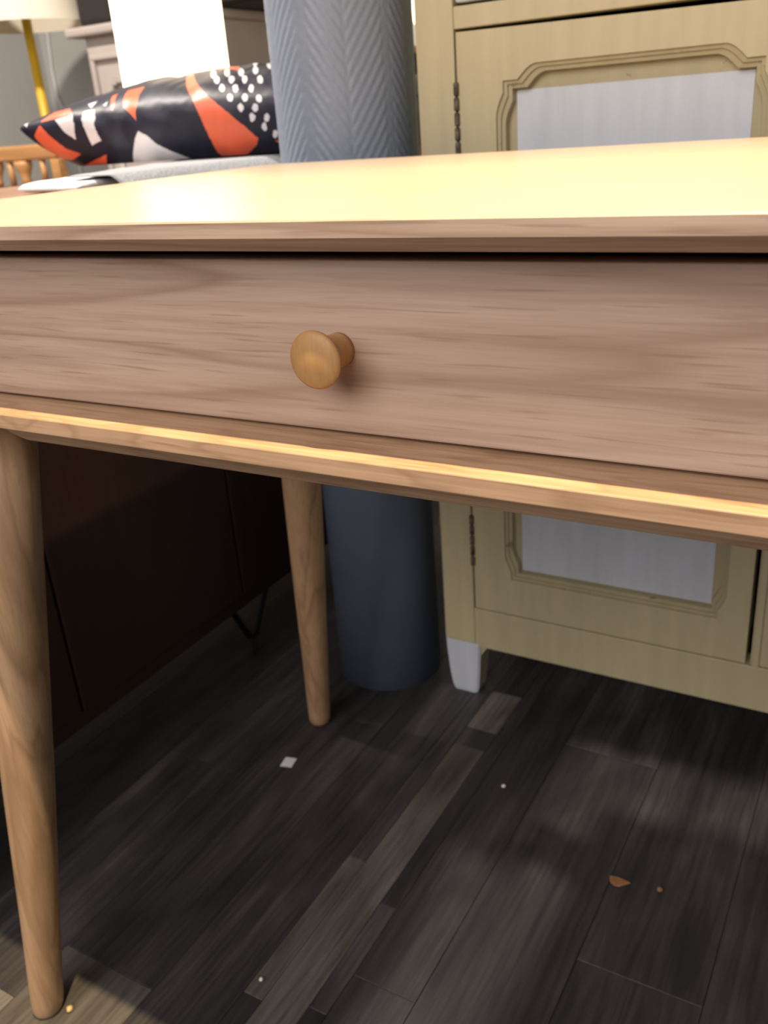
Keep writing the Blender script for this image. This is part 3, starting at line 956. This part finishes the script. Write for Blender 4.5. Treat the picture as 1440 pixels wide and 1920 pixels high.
def frame_strip(bm, x0, x1, z0, z1, w, y0, y1):
    for a, b, c, d in ((x0, x1, z1 - w, z1), (x0, x1, z0, z0 + w), (x0, x0 + w, z0 + w, z1 - w), (x1 - w, x1, z0 + w, z1 - w)):
        box(bm, a - ox, b - ox, y0 - ty0, y1 - ty0, c, d, 0.004)


dd = obj('door', tb(tx0 + 0.012, tx1 - 0.012, ty0 - 0.012, ty0 - 0.0002, 0.10, 1.07), M['taupe_case'], tc_)
bm = bmesh.new()
frame_strip(bm, tx0 + 0.030, tx1 - 0.030, 0.12, 1.045, 0.016, ty0 - 0.028, ty0 - 0.0121)
obj('outer_moulding', bm, M['taupe_case'], dd)
bm = bmesh.new()
# inner moulding with a rounded notch corner
ix0, ix1, iz0, iz1, rr = tx0 + 0.090, tx1 - 0.090, 0.20, 0.965, 0.03
pts = []
for cx, cz, a0 in ((ix0, iz1, -90), (ix1, iz1, 180), (ix1, iz0, 90), (ix0, iz0, 0)):
    for k in range(9):
        a = math.radians(a0 + 90 * (k / 8)) if False else math.radians(a0 + (90 - 90 * k / 8 if False else 90 * k / 8))
        pts.append((cx + rr * math.cos(a) - ox, -0.020, cz + rr * math.sin(a)))
# order the arcs so that the path runs round the panel
path = []
for q in range(4):
    arc = pts[q * 9:(q + 1) * 9]
    if q in (0, 1, 2, 3):
        path += list(reversed(arc)) if False else arc
order = []
for q in range(4):
    arc = pts[q * 9:(q + 1) * 9]
    if order:
        last = Vector(order[-1])
        if (Vector(arc[0]) - last).length > (Vector(arc[-1]) - last).length:
            arc = arc[::-1]
    order += arc
tube(bm, order + [order[0]], 0.010, 8)
obj('inner_moulding', bm, M['taupe_case'], dd, smooth=True)

bc = obj('black_case', nbox(-0.42, 0.42, -0.22, 0.22, 0, 0.34, 0.02, 3), M['black_soft'])
bc.location = (-2.06, 2.62, 1.1285)
tag(bc, 'black box-shaped case standing on top of the taupe cupboard', 'case')

# white cable hanging on the left wall
bm = bmesh.new()
tube(bm, [(-3.215, 2.9425, 1.30), (-3.220, 2.9425, 1.2), (-3.235, 2.9425, 1.08), (-3.235, 2.9425, 0.98), (-3.200, 2.9425, 0.88), (-3.185, 2.9425, 0.80), (-3.175, 2.9425, 0.55), (-3.170, 2.9425, 0.3), (-3.170, 2.9425, 0.02)], 0.0055, 8)
o = obj('wall_cable', bm, M['white_cable'], None, smooth=True)
tag(o, 'thin white cable hanging down the grey back wall', 'cable')

# ------------------------------------------------------------------ pine spindle-back chair far left
chx, chy = -2.46, 2.00
ch = thing('pine_chair', 'orange pine chair with a spindle back, far left behind the cushion', 'chair', (chx, chy, 0))


def cbx(x0, x1, y0, y1, z0, z1, bev=0.004):
    return nbox(x0 - chx, x1 - chx, y0 - chy, y1 - chy, z0, z1, bev)


obj('top_rail', cbx(-2.70, -2.245, 1.985, 2.015, 0.752, 0.795, 0.008), M['pine'], ch)
obj('lower_rail', cbx(-2.67, -2.262, 1.988, 2.012, 0.655, 0.682), M['brown'], ch)  # brown in place of pine: a band of shade put into the colour
for x in (-2.685, -2.247):
    obj('back_post', cbx(x - 0.016, x + 0.016, 1.9835, 2.0165, 0.0, 0.7515), M['pine'], ch)
for x in (-2.40, -2.53):
    bm = lathe(bmesh.new(), [(0.012, 0.6825), (0.016, 0.693), (0.013, 0.702), (0.020, 0.722), (0.027, 0.738), (0.026, 0.7515)], Matrix.Translation((x - chx, 0, 0)), 20)
    obj('spindle', bm, M['pine'], ch, smooth=True, label='vase-turned spindle')
for x in (-2.315, -2.46, -2.60):
    bm = lathe(bmesh.new(), [(0.009, 0.6825), (0.009, 0.7515)], Matrix.Translation((x - chx, 0, 0)), 14)
    obj('spindle', bm, M['pine'], ch, smooth=True)
obj('seat', cbx(-2.70, -2.23, 1.56, 1.983, 0.43, 0.455, 0.006), M['pine'], ch)
for x in (-2.68, -2.25):
    obj('leg', cbx(x - 0.016, x + 0.016, 1.58, 1.612, 0.0, 0.4298), M['pine'], ch)

# ------------------------------------------------------------------ brown bookcase and globe lamp seen in the slit beside the pillar
bkx, bky = -1.40, 2.62
bk = thing('brown_bookcase', 'tall brown wooden bookcase in the gap between pillar and cream cabinet', 'bookcase', (bkx, bky, 0))


def bb(x0, x1, y0, y1, z0, z1):
    return nbox(x0 - bkx, x1 - bkx, y0 - bky, y1 - bky, z0, z1, 0.002)


obj('side_board', bb(-1.62, -1.60, 2.62, 2.90, 0, 0.98), M['brown'], bk)
obj('side_board', bb(-1.20, -1.18, 2.62, 2.90, 0, 0.98), M['brown'], bk)
for z in (0.06, 0.36, 0.66, 0.96):
    obj('shelf', bb(-1.5998, -1.2002, 2.625, 2.90, z, z + 0.02), M['brown'], bk)
obj('back_board', bb(-1.5998, -1.2002, 2.90, 2.91, 0.02, 0.98), M['brown'], bk)
gl = thing('globe_lamp', 'small glowing white lamp on top of the brown bookcase', 'lamp', (-1.36, 2.75, 0.9803))
bm = lathe(bmesh.new(), [(0.05, 0), (0.05, 0.01), (0.015, 0.015), (0.015, 0.03)], n=24)
obj('base', bm, M['black'], gl)
bm = lathe(bmesh.new(), [(0.02, 0.03)] + [(0.075 * math.sin(a), 0.10 - 0.075 * math.cos(a)) for a in [0.35 + 0.25 * k for k in range(12)]], n=32)
obj('globe', bm, M['lit_shade'], gl, smooth=True)

# grey-brown board standing behind the pillar foot
o = obj('hardboard_sheet', nbox(-0.045, 0.045, -0.006, 0.006, 0, 0.30, 0.001), M['pinkgrey'])
o.location = (-0.742, 1.135, 0)
tag(o, 'grey-brown board standing on the floor behind the pillar foot', 'board')

# ------------------------------------------------------------------ litter on the floor
bm = bmesh.new()
prism(bm, [(-0.0082, -0.0100), (0.0078, -0.0085), (0.0072, 0.0098), (-0.0090, 0.0085)], 'Z', 0.0003, 0.0011)
o = obj('paper_scrap', bm, M['paper'])
o.location = (-0.6468, 0.7638, 0)
o.rotation_euler = (0, 0, 0.15)
tag(o, 'small square white paper scrap on the floor under the desk', 'scrap')
bm = bmesh.new()
prism(bm, [(-0.011, 0.0035), (-0.009, -0.0035), (-0.003, -0.0075), (0.003, -0.006), (0.008, -0.0005), (0.012, 0.0035), (0.005, 0.0045), (-0.003, 0.0055)], 'Z', 0.0003, 0.0026, 0.0004, 1)
o = obj('wood_chip', bm, M['chip'])
o.location = (-0.1929, 0.75, 0)
tag(o, 'orange-brown wood chip on the dark floor at lower right', 'chip')


def bit(x, y, r, mat, label, name, cat, group=None):
    bm = bmesh.new()
    bmesh.ops.create_icosphere(bm, subdivisions=2, radius=r)
    for v in bm.verts:
        v.co *= 1 + 0.35 * noise.noise(v.co * 900 + Vector((x * 50, y * 50, 0)))
        v.co.z *= 0.7
    mz = min(v.co.z for v in bm.verts)
    for v in bm.verts:
        v.co.z -= mz
    o = obj(name, bm, mat, None, smooth=True)
    o.location = (x, y, 0.0001)
    tag(o, label, cat, group)


bit(-0.3667, 0.8397, 0.0027, M['speck'], 'white speck on the dark floor right of the paper scrap', 'speck', 'speck', 'specks on the floor')
bit(-0.4764, 0.4732, 0.0022, M['speck'], 'white speck on the pale plank near the front of the floor', 'speck', 'speck', 'specks on the floor')
bit(-0.1502, 0.7573, 0.0034, M['chip'], 'tiny reddish crumb right of the orange wood chip', 'crumb', 'crumb')
bit(-0.6279, 0.3599, 0.0034, M['crumb'], 'tan crumb on the floor beside the front left desk leg', 'crumb', 'crumb')
